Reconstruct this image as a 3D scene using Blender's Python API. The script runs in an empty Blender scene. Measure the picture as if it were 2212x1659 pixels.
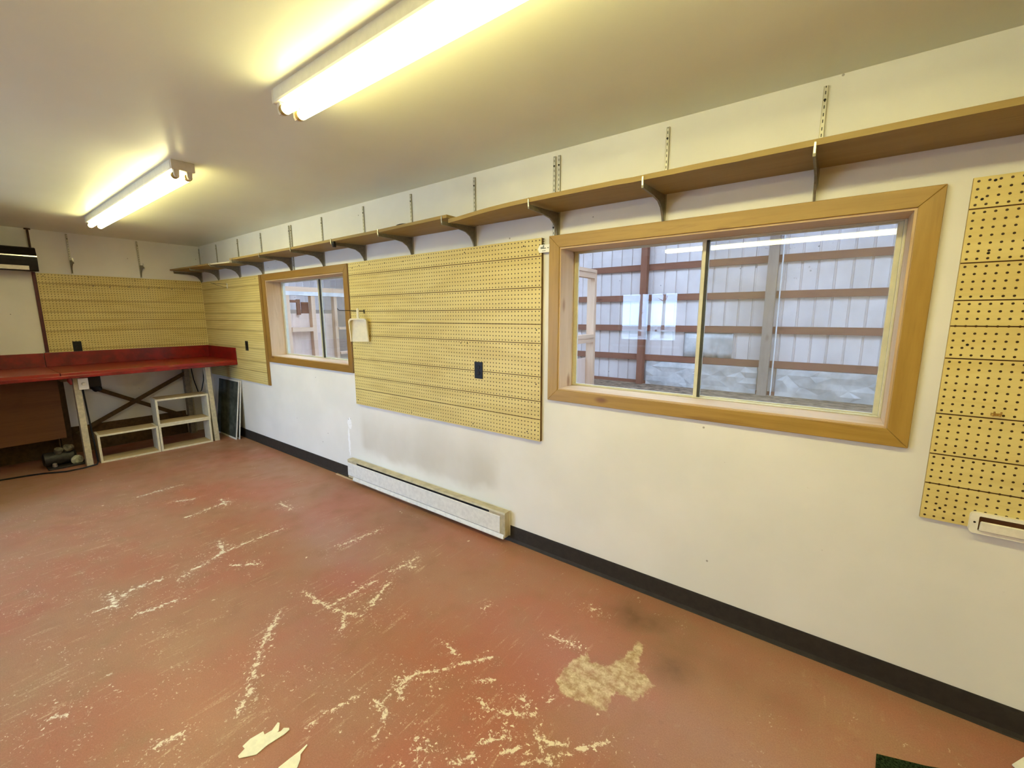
import bpy, bmesh, math, random
import numpy as np
from mathutils import Vector, Matrix
random.seed(7)
SC = bpy.context.scene
COL = SC.collection

# ------------------------------------------------------------------ camera
cam_d = bpy.data.cameras.new('camera'); cam = bpy.data.objects.new('camera', cam_d); COL.objects.link(cam)
cam_d.sensor_fit = 'HORIZONTAL'; cam_d.sensor_width = 36.0
cam_d.lens = 916.0008 / 2212 * 36.0
cam_d.clip_start = 0.02; cam_d.clip_end = 300
R_ = Vector((0.80101859, 0.59863473, -0.00238337)); U_ = Vector((-0.0937651, 0.12939498, 0.98714996)); F_ = Vector((-0.59125064, 0.790502, -0.15977883))
cam.matrix_world = Matrix(((R_.x, U_.x, -F_.x, 6.7701), (R_.y, U_.y, -F_.y, -2.1682), (R_.z, U_.z, -F_.z, 1.532), (0, 0, 0, 1)))
SC.camera = cam

# ------------------------------------------------------------------ light
SC.view_settings.view_transform = 'Standard'; SC.view_settings.look = 'None'
SC.view_settings.gamma = 1.0; SC.view_settings.use_curve_mapping = False
SC.view_settings.exposure = 0.0
SC.render.film_transparent = False
SC.cycles.max_bounces = 7; SC.cycles.diffuse_bounces = 4; SC.cycles.glossy_bounces = 4; SC.cycles.transparent_max_bounces = 12
SC.cycles.use_adaptive_sampling = True; SC.cycles.adaptive_threshold = 0.035
SKY = 13.0            # overcast daylight outside
TUBE = 28.5          # fluorescent tube radiance
TUBE_COL = (1.0, 0.91, 0.42)
W = bpy.data.worlds.new('overcast_sky'); SC.world = W; W.use_nodes = True
bg = W.node_tree.nodes['Background']; bg.inputs[0].default_value = (0.60, 0.88, 1.42, 1); bg.inputs[1].default_value = SKY

def portal(loc, rot, sx, sy):
    d = bpy.data.lights.new('sky_portal', 'AREA'); d.shape = 'RECTANGLE'; d.size = sx; d.size_y = sy
    d.cycles.is_portal = True
    o = bpy.data.objects.new('sky_portal', d); COL.objects.link(o); o.location = loc; o.rotation_euler = rot
portal((4.42, -4.35, 1.50), (math.radians(90), 0, 0), 0.92, 0.80)
portal((2.58, -4.35, 1.05), (math.radians(90), 0, 0), 1.44, 2.0)

# ------------------------------------------------------------------ node helpers
class NT:
    def __init__(s, name):
        s.m = bpy.data.materials.new(name); s.m.use_nodes = True
        s.t = s.m.node_tree; s.b = s.t.nodes['Principled BSDF']; s.out = s.t.nodes['Material Output']
    def n(s, typ, **kw):
        x = s.t.nodes.new(typ)
        for k, v in kw.items(): setattr(x, k, v)
        return x
    def put(s, sock, v):
        if isinstance(v, bpy.types.NodeSocket): s.t.links.new(v, sock)
        elif v is not None:
            if hasattr(sock, 'default_value'):
                try: sock.default_value = v
                except Exception: sock.default_value = (*v, 1.0)
    def math(s, op, a, b=None, c=None, clamp=False):
        x = s.n('ShaderNodeMath', operation=op, use_clamp=clamp)
        s.put(x.inputs[0], a); s.put(x.inputs[1], b); s.put(x.inputs[2], c); return x.outputs[0]
    def obj(s):
        if not hasattr(s, '_o'): s._o = s.n('ShaderNodeTexCoord').outputs['Object']
        return s._o
    def sc(s, vec, v):
        x = s.n('ShaderNodeVectorMath', operation='MULTIPLY'); s.put(x.inputs[0], vec); x.inputs[1].default_value = v; return x.outputs[0]
    def add(s, vec, v):
        x = s.n('ShaderNodeVectorMath', operation='ADD'); s.put(x.inputs[0], vec); s.put(x.inputs[1], v); return x.outputs[0]
    def noise(s, vec, scale=5, detail=3, rough=.5, dist=0):
        x = s.n('ShaderNodeTexNoise'); s.put(x.inputs['Vector'], vec); x.inputs['Scale'].default_value = scale
        x.inputs['Detail'].default_value = detail; x.inputs['Roughness'].default_value = rough; x.inputs['Distortion'].default_value = dist
        return x.outputs[0]
    def voro(s, vec, scale, rnd=1.0, out='Distance'):
        x = s.n('ShaderNodeTexVoronoi'); s.put(x.inputs['Vector'], vec); x.inputs['Scale'].default_value = scale
        x.inputs['Randomness'].default_value = rnd; return x.outputs[out]
    def xyz(s, vec):
        x = s.n('ShaderNodeSeparateXYZ'); s.put(x.inputs[0], vec); return x.outputs
    def rng(s, v, a, b, c=0.0, d=1.0, smooth=True):
        x = s.n('ShaderNodeMapRange', clamp=True)
        if smooth: x.interpolation_type = 'SMOOTHSTEP'
        s.put(x.inputs[0], v)
        for i, q in enumerate((a, b, c, d)): x.inputs[1 + i].default_value = q
        return x.outputs[0]
    def mix(s, f, a, b, mode='MIX'):
        x = s.n('ShaderNodeMix', data_type='RGBA', blend_type=mode)
        s.put(x.inputs[0], f); s.put(x.inputs[6], a if isinstance(a, bpy.types.NodeSocket) else (*a, 1)); s.put(x.inputs[7], b if isinstance(b, bpy.types.NodeSocket) else (*b, 1))
        return x.outputs[2]
    def attr(s, name):
        return s.n('ShaderNodeAttribute', attribute_name=name).outputs['Fac']
    def bump(s, h, strength=.2, dist=.01):
        x = s.n('ShaderNodeBump'); s.put(x.inputs['Height'], h); x.inputs['Strength'].default_value = strength; x.inputs['Distance'].default_value = dist
        s.put(s.b.inputs['Normal'], x.outputs[0])
    def fin(s, col, rough=.5, spec=.5, metal=0.0):
        s.put(s.b.inputs['Base Color'], col if isinstance(col, bpy.types.NodeSocket) else (*col, 1)); s.put(s.b.inputs['Roughness'], rough)
        s.put(s.b.inputs['Specular IOR Level'], spec); s.put(s.b.inputs['Metallic'], metal)
        return s.m

M = {}
def simple(name, col, rough=.5, spec=.5, metal=0.0, var=.12, scale=30):
    N = NT(name); f = N.noise(N.obj(), scale, 4, .6)
    c2 = tuple(max(0, x * (1 - var * 2)) for x in col); c1 = tuple(min(1, x * (1 + var)) for x in col)
    M[name] = N.fin(N.mix(N.rng(f, .3, .7), c2, c1), rough, spec, metal); return M[name]

def wood(name, light, mid, dark, axis=0, rough=.45, spec=.4, knots=True, s=1.0, knotcol=None):
    N = NT(name); v = N.obj()
    long_, cross = 1.1 * s, 16 * s
    sv = [cross] * 3; sv[axis] = long_
    warp = N.noise(N.sc(v, tuple(q * .35 for q in sv)), 1, 2)
    wv = N.add(N.sc(v, sv), N.math('MULTIPLY', warp, 3.0))
    g = N.noise(wv, 1, 6, .62)
    fine = N.noise(N.sc(v, tuple(q * 6 for q in sv)), 1, 3)
    c = N.mix(N.rng(g, .32, .68), mid, light); c = N.mix(N.rng(g, .56, .74, 0, .75), c, dark)
    c = N.mix(N.rng(fine, .5, .8, 0, .25), c, dark)
    if knots:
        kv = [5.0 * s] * 3; kv[axis] = 2.2 * s
        k = N.voro(N.sc(v, kv), 1)
        c = N.mix(N.rng(k, .05, .13, .8, 0), c, knotcol or dark)
    N.bump(fine, .08, .004)
    M[name] = N.fin(c, rough, spec); return M[name]

# ---- materials
def m_wall():
    N = NT('white_wall_paint'); v = N.obj(); x, y, z = N.xyz(v)[:]
    base = N.mix(N.rng(N.noise(v, 2.2, 4), .35, .7), (.76, .745, .70), (.82, .80, .755))
    # soot stain left above the heater: dirt with its own outline
    wob = N.math('MULTIPLY', N.math('SUBTRACT', N.noise(v, 3.5, 3), .5), .22)
    xx = N.math('ADD', x, wob); zz = N.math('ADD', z, wob)
    low = N.math('ADD', .265, N.math('MULTIPLY', N.math('ABSOLUTE', N.math('SUBTRACT', x, 4.2)), .02))
    s1 = N.math('MULTIPLY', N.rng(x, 3.40, 3.50), N.rng(xx, 5.06, 4.93))
    s2 = N.math('MULTIPLY', N.rng(N.math('SUBTRACT', zz, low), -.01, .09), N.rng(zz, .82, .38))
    s3 = N.rng(N.noise(N.sc(v, (2.4, 1, 1.2)), 1.6, 3), .25, .7, .7, 1)
    stain = N.math('MULTIPLY', N.math('MULTIPLY', N.math('MULTIPLY', s1, s2), s3), .5)
    c = N.mix(stain, base, (.46, .41, .32))
    # spackle patch and drip beside the heater
    def ell(cx, cz, rx, rz):
        a = N.math('DIVIDE', N.math('SUBTRACT', xx2, cx), rx); b = N.math('DIVIDE', N.math('SUBTRACT', z, cz), rz)
        return N.rng(N.math('ADD', N.math('MULTIPLY', a, a), N.math('MULTIPLY', b, b)), .75, 1.05, 1, 0)
    xx2 = N.math('ADD', x, N.math('MULTIPLY', N.math('SUBTRACT', N.noise(v, 30, 3), .5), .035))
    sp = N.math('MAXIMUM', ell(3.262, .545, .035, .058), ell(3.235, .36, .017, .15))
    c = N.mix(sp, c, (.93, .93, .93))
    c = N.mix(N.math('MULTIPLY', N.rng(N.noise(v, 55, 3), .6, .66), ell(3.262, .545, .04, .062)), c, (.1, .09, .08))
    # little nail holes and scuffs
    d = N.voro(N.sc(v, (1, 1, 1)), 7)
    c = N.mix(N.rng(d, .028, .045, .75, 0), c, (.22, .19, .15))
    sc2 = N.rng(N.noise(N.sc(v, (3, 3, 9)), 2.3, 6, .72), .70, .77, 0, .5)
    c = N.mix(sc2, c, (.45, .41, .34))
    N.bump(N.noise(v, 160, 2), .05, .002)
    M['wall'] = N.fin(c, .48, .4)
m_wall()
def m_ceil():
    N = NT('ceiling_paint'); v = N.obj()
    c = N.mix(N.rng(N.noise(v, .9, 4), .35, .65), (.74, .745, .60), (.80, .805, .66))
    seam = N.math('ABSOLUTE', N.math('SUBTRACT', N.math('FRACT', N.math('DIVIDE', N.math('ADD', N.xyz(v)[0], .45), 1.22)), .5))
    N.bump(N.math('ADD', N.rng(seam, .0, .03), N.math('MULTIPLY', N.noise(v, 120, 2), .15)), .04, .004)
    M['ceiling'] = N.fin(c, .34, .5)
m_ceil()
def m_floor():
    N = NT('worn_red_floor_paint'); v = N.obj()
    wear = N.attr('wear'); patch = N.attr('patch'); oil = N.attr('oil'); dust = N.attr('dust')
    big = N.noise(v, 1.3, 5, .6); med = N.noise(v, 6, 5, .6); fine = N.noise(v, 38, 7, .72, .4); vf = N.noise(v, 130, 4, .7)
    red = N.mix(N.rng(big, .35, .65), (.41, .148, .10), (.385, .20, .13))
    red = N.mix(N.rng(med, .5, .75, 0, .55), red, (.30, .15, .085))
    red = N.mix(N.math('MULTIPLY', dust, N.rng(N.math('ADD', med, N.math('MULTIPLY', vf, .5)), .5, 1.0, .25, .85)), red, (.40, .265, .15))
    gr = N.noise(v, 210, 3, .7); g2 = N.noise(v, 24, 6, .7)
    red = N.mix(N.rng(gr, .35, .65, .34, 0), red, (.20, .085, .045)); red = N.mix(N.rng(g2, .55, .75, 0, .30), red, (.50, .34, .23)); red = N.mix(N.rng(g2, .42, .28, 0, .35), red, (.22, .09, .05))
    # fine streaky scuffs, mostly across the room
    st = N.noise(N.sc(v, (34, 4.5, 1)), 1, 5, .7, .3); st2 = N.noise(N.sc(v, (9, 30, 1)), 1, 5, .7, .5)
    sc = N.math('MAXIMUM', N.rng(st, .56, .70), N.rng(st2, .62, .75, 0, .8))
    sc = N.math('MULTIPLY', sc, N.rng(N.math('ADD', N.noise(v, 2.2, 4), N.math('MULTIPLY', wear, .6)), .45, .75))
    sc = N.math('MULTIPLY', sc, N.rng(vf, .4, .6))
    red = N.mix(N.math('MULTIPLY', sc, .75), red, (.70, .56, .38))
    jn = N.n('ShaderNodeTexNoise'); N.put(jn.inputs['Vector'], v); jn.inputs['Scale'].default_value = 70; jn.inputs['Detail'].default_value = 4
    jv = N.add(v, N.sc(N.add(jn.outputs['Color'], (-.5, -.5, -.5)), (.035, .035, 0)))
    # chips down to bare concrete
    k = N.math('ADD', N.math('MULTIPLY', wear, .40), N.math('ADD', N.math('MULTIPLY', fine, .8), N.math('MULTIPLY', vf, .25)))
    chip = N.rng(k, .80, .87)
    iso = N.voro(jv, 9); iso = N.math('MULTIPLY', N.rng(iso, .055, .085, 1, 0), N.rng(N.noise(v, 2.6, 2), .55, .62))
    iso2 = N.math('MULTIPLY', N.rng(N.voro(jv, 46), .16, .22, 1, 0), N.rng(N.math('ADD', N.math('MULTIPLY', wear, .55), N.math('MULTIPLY', N.noise(v, 9, 4, .7), .75)), .58, .64))
    iso3 = N.math('MULTIPLY', N.rng(N.voro(jv, 75), .14, .20, 1, 0), N.rng(N.math('ADD', N.math('MULTIPLY', wear, .35), N.noise(v, 5, 5, .75)), .55, .64))
    chip = N.math('MAXIMUM', N.math('MAXIMUM', chip, iso), N.math('MAXIMUM', iso2, N.math('MULTIPLY', iso3, .7)))
    c = N.mix(chip, red, (.80, .71, .55))
    # dark grease
    c = N.mix(N.math('MULTIPLY', oil, N.rng(med, .25, .7, .4, 1)), c, (.13, .06, .022))
    # bare patch
    pm = N.rng(N.math('ADD', patch, N.math('MULTIPLY', N.math('SUBTRACT', fine, .5), 1.2)), .42, .62)
    pc = N.mix(N.rng(N.noise(v, 30, 7, .75), .36, .66), (.36, .23, .10), (.74, .63, .40))
    c = N.mix(N.math('MULTIPLY', pm, N.rng(N.noise(v, 14, 5, .7), .3, .6, .45, .9)), c, pc)
    N.bump(N.math('SUBTRACT', N.math('MULTIPLY', vf, .25), N.math('MULTIPLY', chip, .5)), .15, .003)
    M['floor'] = N.fin(c, N.rng(N.math('ADD', med, N.math('MULTIPLY', chip, .6)), .2, 1.0, .33, .62), .5)
m_floor()
def m_peg(name, axis=0):
    N = NT(name); v = N.obj(); x, y, z = N.xyz(v)[:]
    def cell(q): return N.math('SUBTRACT', N.math('FRACT', N.math('MULTIPLY', q, 1 / .0254)), .5)
    a = cell(x); b = cell(N.math('ADD', z, 2.54))
    d = N.math('SQRT', N.math('ADD', N.math('MULTIPLY', a, a), N.math('MULTIPLY', b, b)))
    hole = N.rng(d, .135, .165, 1, 0)
    g = N.noise(N.add(N.sc(v, (1.6, 1, 15)), N.math('MULTIPLY', N.noise(N.sc(v, (.7, 1, 3)), 1, 2), 4)), 1, 5, .6)
    c = N.mix(N.rng(g, .35, .66), (.62, .49, .18), (.70, .58, .235)); c = N.mix(N.rng(g, .6, .78, 0, .45), c, (.58, .42, .11))
    c = N.mix(hole, c, (.045, .022, .008))
    N.bump(N.math('MULTIPLY', hole, -1), .5, .004)
    M[name] = N.fin(c, .42, .4)
m_peg('pegboard_face')
simple('groove_brown', (.12, .055, .015), .7, .2)
wood('edge_wood', (.30, .165, .034), (.24, .125, .024), (.15, .07, .013), 2, .5, .4)
simple('board_edge', (.16, .085, .025), .6, .3)
simple('board_edge_yellow', (.42, .29, .08), .6, .3)
for ax, nm in ((0, 'x'), (2, 'z'), (1, 'y')):
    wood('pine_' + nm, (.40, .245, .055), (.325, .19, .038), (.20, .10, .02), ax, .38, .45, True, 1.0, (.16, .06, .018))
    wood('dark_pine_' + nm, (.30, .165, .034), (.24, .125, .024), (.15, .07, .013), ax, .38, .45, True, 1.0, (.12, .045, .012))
    wood('raw_pine_' + nm, (.60, .44, .27), (.53, .37, .22), (.36, .23, .12), ax, .6, .3, True, .9, (.25, .11, .04))
    wood('barn_red_' + nm, (.27, .115, .068), (.22, .09, .052), (.13, .05, .03), ax, .8, .2, True, .7)
    wood('barn_grey_' + nm, (.36, .27, .20), (.30, .22, .16), (.19, .13, .09), ax, .8, .2, True, .7)
    wood('barn_fresh_' + nm, (.76, .52, .34), (.68, .44, .27), (.50, .30, .17), ax, .8, .2, True, .7)
wood('shelf_board', (.33, .235, .088), (.285, .195, .068), (.19, .12, .04), 0, .6, .3, False, 1.4)
wood('shelf_edge_white', (.62, .56, .42), (.56, .50, .36), (.45, .36, .2), 0, .6, .3, False, 1.4)
wood('worn_top', (.60, .49, .30), (.44, .31, .15), (.20, .11, .04), 1, .7, .2, False, .8)
wood('plywood', (.78, .60, .47), (.70, .51, .38), (.50, .32, .22), 2, .8, .2, True, .45)
wood('brown_panel', (.16, .065, .022), (.12, .045, .016), (.07, .024, .009), 1, .6, .3, False, .8)
simple('dark_brace', (.10, .055, .02), .7, .2)
simple('red_paint', (.22, .006, .004), .3, .5, 0, .2, 9)
def m_bench():
    N = NT('worn_red_bench_paint'); v = N.obj()
    c = N.mix(N.rng(N.noise(v, 5, 5, .65), .4, .7), (.27, .012, .006), (.24, .028, .011))
    w = N.rng(N.noise(N.sc(v, (9, 2.5, 9)), 1, 6, .7), .55, .68)
    c = N.mix(N.math('MULTIPLY', w, .55), c, (.28, .12, .045))
    M['bench_top'] = N.fin(c, .30, .5)
m_bench()
simple('bounce_tan', (.46, .36, .17), .6, .3, 0, .15, 3)  # tan picked for unseen walls so they soak up blue bounce light
simple('cream_paint', (.74, .69, .53), .5, .4, 0, .06)
simple('white_lumber', (.72, .67, .60), .7, .3, 0, .1, 5)
simple('heater_beige', (.50, .44, .29), .45, .45, 0, .12, 14)
simple('white_enamel', (.74, .73, .68), .42, .5, 0, .05)
simple('fixture_white', (.72, .69, .60), .4, .5, 0, .03)
simple('socket_white', (.66, .60, .50), .45, .5, 0, .03)
simple('leg_white', (.55, .50, .36), .55, .4, 0, .1)
simple('leg_grey', (.25, .21, .15), .7, .3, 0, .12)
simple('black_plastic', (.005, .005, .006), .4, .3, 0, .1)
simple('black_metal', (.010, .007, .006), .45, .25, 0, .2)
simple('dark_vinyl', (.032, .026, .021), .65, .25, 0, .1)
simple('rust_pipe', (.07, .03, .012), .6, .4, 0, .2)
simple('dark_red_trim', (.085, .010, .012), .5, .4, 0, .1)
simple('chrome', (.75, .73, .68), .22, .5, 1.0, .05)
simple('galvanized', (.56, .55, .50), .38, .5, .85, .1, 60)
simple('bracket_steel', (.21, .19, .135), .45, .5, .4, .1, 60)
simple('aluminium', (.60, .57, .42), .4, .5, .1, .03)
simple('dark_gasket', (.05, .05, .035), .6, .4)
simple('mesh_screen', (.075, .085, .070), .75, .25, 0, .25, 9)
simple('screen_frame', (.78, .76, .70), .4, .5, 0, .04)
simple('plastic_cream', (.82, .74, .50), .35, .5, 0, .03)
simple('white_plastic', (.86, .82, .70), .35, .5, 0, .04)
simple('paper_white', (.90, .90, .86), .6, .3, 0, .02)
simple('print_green', (.04, .055, .03), .6, .3)
simple('scrap', (.93, .90, .66), .6, .3, 0, .04, 40)
simple('brass', (.55, .38, .12), .35, .5, .8, .1)
simple('mat_green', (.022, .035, .015), .95, .05, 0, .45, 160)
simple('motor_grey', (.16, .14, .10), .5, .4, 0, .3)
simple('motor_dark', (.025, .02, .016), .5, .4, 0, .3)
simple('pale_plastic', (.50, .50, .36), .4, .5, 0, .25)
simple('dirt', (.27, .185, .12), .95, .1, 0, .3, 8)
simple('snowy_ground', (.62, .60, .55), .9, .1, 0, .25, 2)
simple('bark', (.22, .19, .16), .9, .1, 0, .2)
simple('flag_red', (.70, .16, .16), .8, .2)
simple('flag_white', (.8, .8, .8), .8, .2)
def m_std():
    N = NT('slotted_steel'); v = N.obj(); x, y, z = N.xyz(v)[:]
    f = N.math('FRACT', N.math('DIVIDE', N.math('ADD', z, 5), .0508))
    slot = N.math('MULTIPLY', N.math('MULTIPLY', N.rng(f, .1, .14), N.rng(f, .38, .34)), 1)
    slot2 = N.math('MULTIPLY', N.rng(f, .56, .6), N.rng(f, .84, .8))
    s = N.math('MULTIPLY', N.math('MAXIMUM', slot, slot2), N.rng(N.math('ABSOLUTE', x), .0022, .0014))
    side = N.rng(N.math('ABSOLUTE', x), .0052, .0066)
    c = N.mix(s, (.58, .56, .48), (.02, .017, .01)); c = N.mix(N.math('MULTIPLY', side, .6), c, (.16, .14, .07))
    M['slotted_steel'] = N.fin(c, .4, .5, N.math('MULTIPLY', N.math('SUBTRACT', 1, s), .45))
m_std()
def m_metal():
    N = NT('ribbed_metal'); v = N.obj()
    c = N.mix(N.rng(N.noise(v, 1.2, 5, .6), .35, .7), (.66, .565, .50), (.76, .66, .59))
    c = N.mix(N.rng(N.voro(v, 3.2), .03, .06, .7, 0), c, (.15, .13, .12))
    sp = N.noise(N.sc(v, (1, 1, 1)), 15, 3, .7)
    c = N.mix(N.math('MULTIPLY', N.rng(sp, .66, .72), N.rng(N.noise(v, .8, 2), .52, .62)), c, (.14, .12, .11))
    M['ribbed_metal'] = N.fin(c, .42, .5, .15)
m_metal()
simple('foil', (.56, .52, .47), .5, .5, .15, .14, 3)
def m_glass(name, haze=0.0):
    N = NT(name); nt = N.t
    tr = N.n('ShaderNodeBsdfTransparent'); tr.inputs[0].default_value = (.97, .98, .97, 1)
    gl = N.n('ShaderNodeBsdfGlossy'); gl.inputs['Roughness'].default_value = 0.0
    lw = N.n('ShaderNodeLayerWeight'); lw.inputs[0].default_value = .5
    f = N.math('ADD', .043, N.math('MULTIPLY', N.math('POWER', lw.outputs['Facing'], 5), .957))
    mx = N.n('ShaderNodeMixShader'); N.put(mx.inputs[0], f); nt.links.new(tr.outputs[0], mx.inputs[1]); nt.links.new(gl.outputs[0], mx.inputs[2])
    nt.links.new(mx.outputs[0], N.out.inputs[0]); M[name] = N.m
m_glass('window_glass')
def m_screenmesh():
    N = NT('insect_mesh'); nt = N.t
    tr = N.n('ShaderNodeBsdfTransparent'); df = N.n('ShaderNodeBsdfDiffuse'); df.inputs[0].default_value = (.36, .33, .27, 1)
    mx = N.n('ShaderNodeMixShader'); N.put(mx.inputs[0], N.rng(N.noise(N.obj(), 4, 3), .3, .7, .12, .20))
    nt.links.new(tr.outputs[0], mx.inputs[1]); nt.links.new(df.outputs[0], mx.inputs[2]); nt.links.new(mx.outputs[0], N.out.inputs[0]); M['insect_mesh'] = N.m
m_screenmesh()
def m_tube():
    N = NT('lit_tube')
    N.put(N.b.inputs['Emission Color'], (*TUBE_COL, 1)); N.b.inputs['Emission Strength'].default_value = TUBE
    M['lit_tube'] = N.fin((.8, .8, .75), .3)
m_tube()
simple('lens_white', (.80, .77, .66), .4, .5, 0, .05)

# ------------------------------------------------------------------ mesh helpers
class MB:
    def __init__(s): s.v = []; s.f = []; s.mi = []
    def quad(s, pts, mi=0):
        i = len(s.v); s.v += [tuple(p) for p in pts]; s.f.append(tuple(range(i, i + len(pts)))); s.mi.append(mi)
    def box(s, a, b, mi=0, mtx=None):
        (x0, y0, z0), (x1, y1, z1) = a, b
        P = [(x0, y0, z0), (x1, y0, z0), (x1, y1, z0), (x0, y1, z0), (x0, y0, z1), (x1, y0, z1), (x1, y1, z1), (x0, y1, z1)]
        if mtx: P = [tuple(mtx @ Vector(p)) for p in P]
        i = len(s.v); s.v += P
        for f in ((0, 3, 2, 1), (4, 5, 6, 7), (0, 1, 5, 4), (1, 2, 6, 5), (2, 3, 7, 6), (3, 0, 4, 7)):
            s.f.append(tuple(i + q for q in f)); s.mi.append(mi)
        return s
    def bar(s, p0, p1, w, h, up=(0, 0, 1), mi=0):
        p0, p1 = Vector(p0), Vector(p1); d = (p1 - p0); L = d.length; d.normalize()
        side = d.cross(Vector(up)); side.normalize(); u = side.cross(d)
        m = Matrix(((side.x, d.x, u.x, p0.x), (side.y, d.y, u.y, p0.y), (side.z, d.z, u.z, p0.z), (0, 0, 0, 1)))
        return s.box((-w / 2, 0, -h / 2), (w / 2, L, h / 2), mi, m)
    def prism(s, poly, ext, mi=0):
        """poly: list of 3D points, ext: extrusion vector"""
        n = len(poly); e = Vector(ext); i = len(s.v)
        s.v += [tuple(p) for p in poly] + [tuple(Vector(p) + e) for p in poly]
        s.f.append(tuple(i + k for k in range(n))[::-1]); s.f.append(tuple(i + n + k for k in range(n))); s.mi += [mi, mi]
        for k in range(n):
            s.f.append((i + k, i + (k + 1) % n, i + n + (k + 1) % n, i + n + k)); s.mi.append(mi)
        return s
    def tube(s, pts, r, n=10, mi=0, cap=True):
        pts = [Vector(p) for p in pts]; rr = r if isinstance(r, (list, tuple)) else [r] * len(pts)
        base = len(s.v); prev = None
        for k, p in enumerate(pts):
            d = (pts[min(k + 1, len(pts) - 1)] - pts[max(k - 1, 0)]).normalized()
            a = Vector((0, 0, 1)) if abs(d.z) < .9 else Vector((1, 0, 0))
            if prev is not None: a = prev
            u = d.cross(a); u = u.normalized() if u.length > 1e-6 else Vector((1, 0, 0)); w = u.cross(d); prev = w
            for j in range(n):
                t = 2 * math.pi * j / n; s.v.append(tuple(p + (u * math.cos(t) + w * math.sin(t)) * rr[k]))
        for k in range(len(pts) - 1):
            for j in range(n):
                a = base + k * n + j; b = base + k * n + (j + 1) % n
                s.f.append((a, b, b + n, a + n)); s.mi.append(mi)
        if cap:
            s.f.append(tuple(base + j for j in range(n))[::-1]); s.f.append(tuple(base + (len(pts) - 1) * n + j for j in range(n))); s.mi += [mi, mi]
        return s
    def build(s, name, mats, parent=None, bevel=0.0, smooth=False):
        me = bpy.data.meshes.new(name); me.from_pydata(s.v, [], s.f)
        for m_ in (mats if isinstance(mats, (list, tuple)) else [mats]): me.materials.append(M[m_])
        me.polygons.foreach_set('material_index', s.mi)
        bm = bmesh.new(); bm.from_mesh(me); bmesh.ops.recalc_face_normals(bm, faces=bm.faces)
        if bevel:
            bmesh.ops.bevel(bm, geom=[e for e in bm.edges if e.is_manifold and e.calc_face_angle(0) > .5], offset=bevel, segments=2, affect='EDGES', profile=.5)
        bm.to_mesh(me); bm.free()
        if smooth:
            me.polygons.foreach_set('use_smooth', [True] * len(me.polygons))
            try: me.set_sharp_from_angle(angle=math.radians(40))
            except Exception: pass
        me.update()
        o = bpy.data.objects.new(name, me); COL.objects.link(o)
        if parent: o.parent = parent
        return o

def tag(o, label, cat, group=None):
    o['label'] = label; o['category'] = cat
    if group: o['group'] = group
    return o
def thing(name, label, cat, loc=(0, 0, 0), rz=0.0, group=None):
    o = bpy.data.objects.new(name, None); COL.objects.link(o); o.empty_display_size = .1
    o.location = loc; o.rotation_euler = (0, 0, rz); return tag(o, label, cat, group)
def struct(o): o['kind'] = 'structure'; return o
def lab(o, t): o['label'] = t; return o
def dup(root, loc=None, label=None, rz=None, group=None):
    r = root.copy(); COL.objects.link(r)
    if loc is not None: r.location = loc
    if rz is not None: r.rotation_euler = (0, 0, rz)
    if label: r['label'] = label
    if group: r['group'] = group
    for ch in list(root.children):
        c = ch.copy(); COL.objects.link(c); c.parent = r
        for g in list(ch.children):
            d = g.copy(); COL.objects.link(d); d.parent = c
    return r

# ------------------------------------------------------------------ room shell
X1, Y1, H = 11.4, -4.2, 2.431
def wall_with_holes(mb, a0, a1, z0, z1, holes, fn):
    """fn(a, z, t) -> 3D; t=0 room face, 1 outer face"""
    xs = sorted({a0, a1, *[h[0] for h in holes], *[h[1] for h in holes]}); zs = sorted({z0, z1, *[h[2] for h in holes], *[h[3] for h in holes]})
    for i in range(len(xs) - 1):
        for j in range(len(zs) - 1):
            cx, cz = (xs[i] + xs[i + 1]) / 2, (zs[j] + zs[j + 1]) / 2
            if any(h[0] < cx < h[1] and h[2] < cz < h[3] for h in holes): continue
            for t in (0, 1): mb.quad([fn(xs[i], zs[j], t), fn(xs[i + 1], zs[j], t), fn(xs[i + 1], zs[j + 1], t), fn(xs[i], zs[j + 1], t)])
    for h in holes + [(a0, a1, z0, z1)]:
        c = [(h[0], h[2]), (h[1], h[2]), (h[1], h[3]), (h[0], h[3])]
        for k in range(4):
            p, q = c[k], c[(k + 1) % 4]; mb.quad([fn(*p, 0), fn(*q, 0), fn(*q, 1), fn(*p, 1)])
BW = (5.475, 7.000, 1.075, 1.932)      # big window rough opening
SW = (1.825, 3.355, 1.075, 1.928)      # small window
w = MB(); wall_with_holes(w, -.15, X1 + .15, -.05, 2.6, [BW, SW], lambda a, z, t: (a, .188 * t, z)); struct(w.build('wall_right', 'wall'))
w = MB(); wall_with_holes(w, Y1 - .15, 0, -.05, 2.6, [], lambda a, z, t: (-.15 * t, a, z)); struct(w.build('wall_left', 'wall'))
OW = (3.965, 4.88, 1.12, 1.88); OW2 = (1.86, 3.30, .06, 2.04)  # second opening is unseen, added to bring daylight onto the heater wall
w = MB(); wall_with_holes(w, -.15, X1 + .15, -.05, 2.6, [OW, OW2], lambda a, z, t: (a, Y1 - .15 * t, z)); struct(w.build('wall_front', 'bounce_tan'))
w = MB(); wall_with_holes(w, Y1, 0, -.05, 2.6, [], lambda a, z, t: (X1 + .15 * t, a, z)); struct(w.build('wall_back', 'wall'))
w = MB().box((1.70, Y1, 0), (1.78, -2.55, H)); struct(w.build('wall_baffle', 'bounce_tan'))  # unseen wall stub added to keep daylight off the bench
w = MB().box((0, Y1, H), (X1, 0, H + .15)); struct(w.build('ceiling', 'ceiling'))

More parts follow.
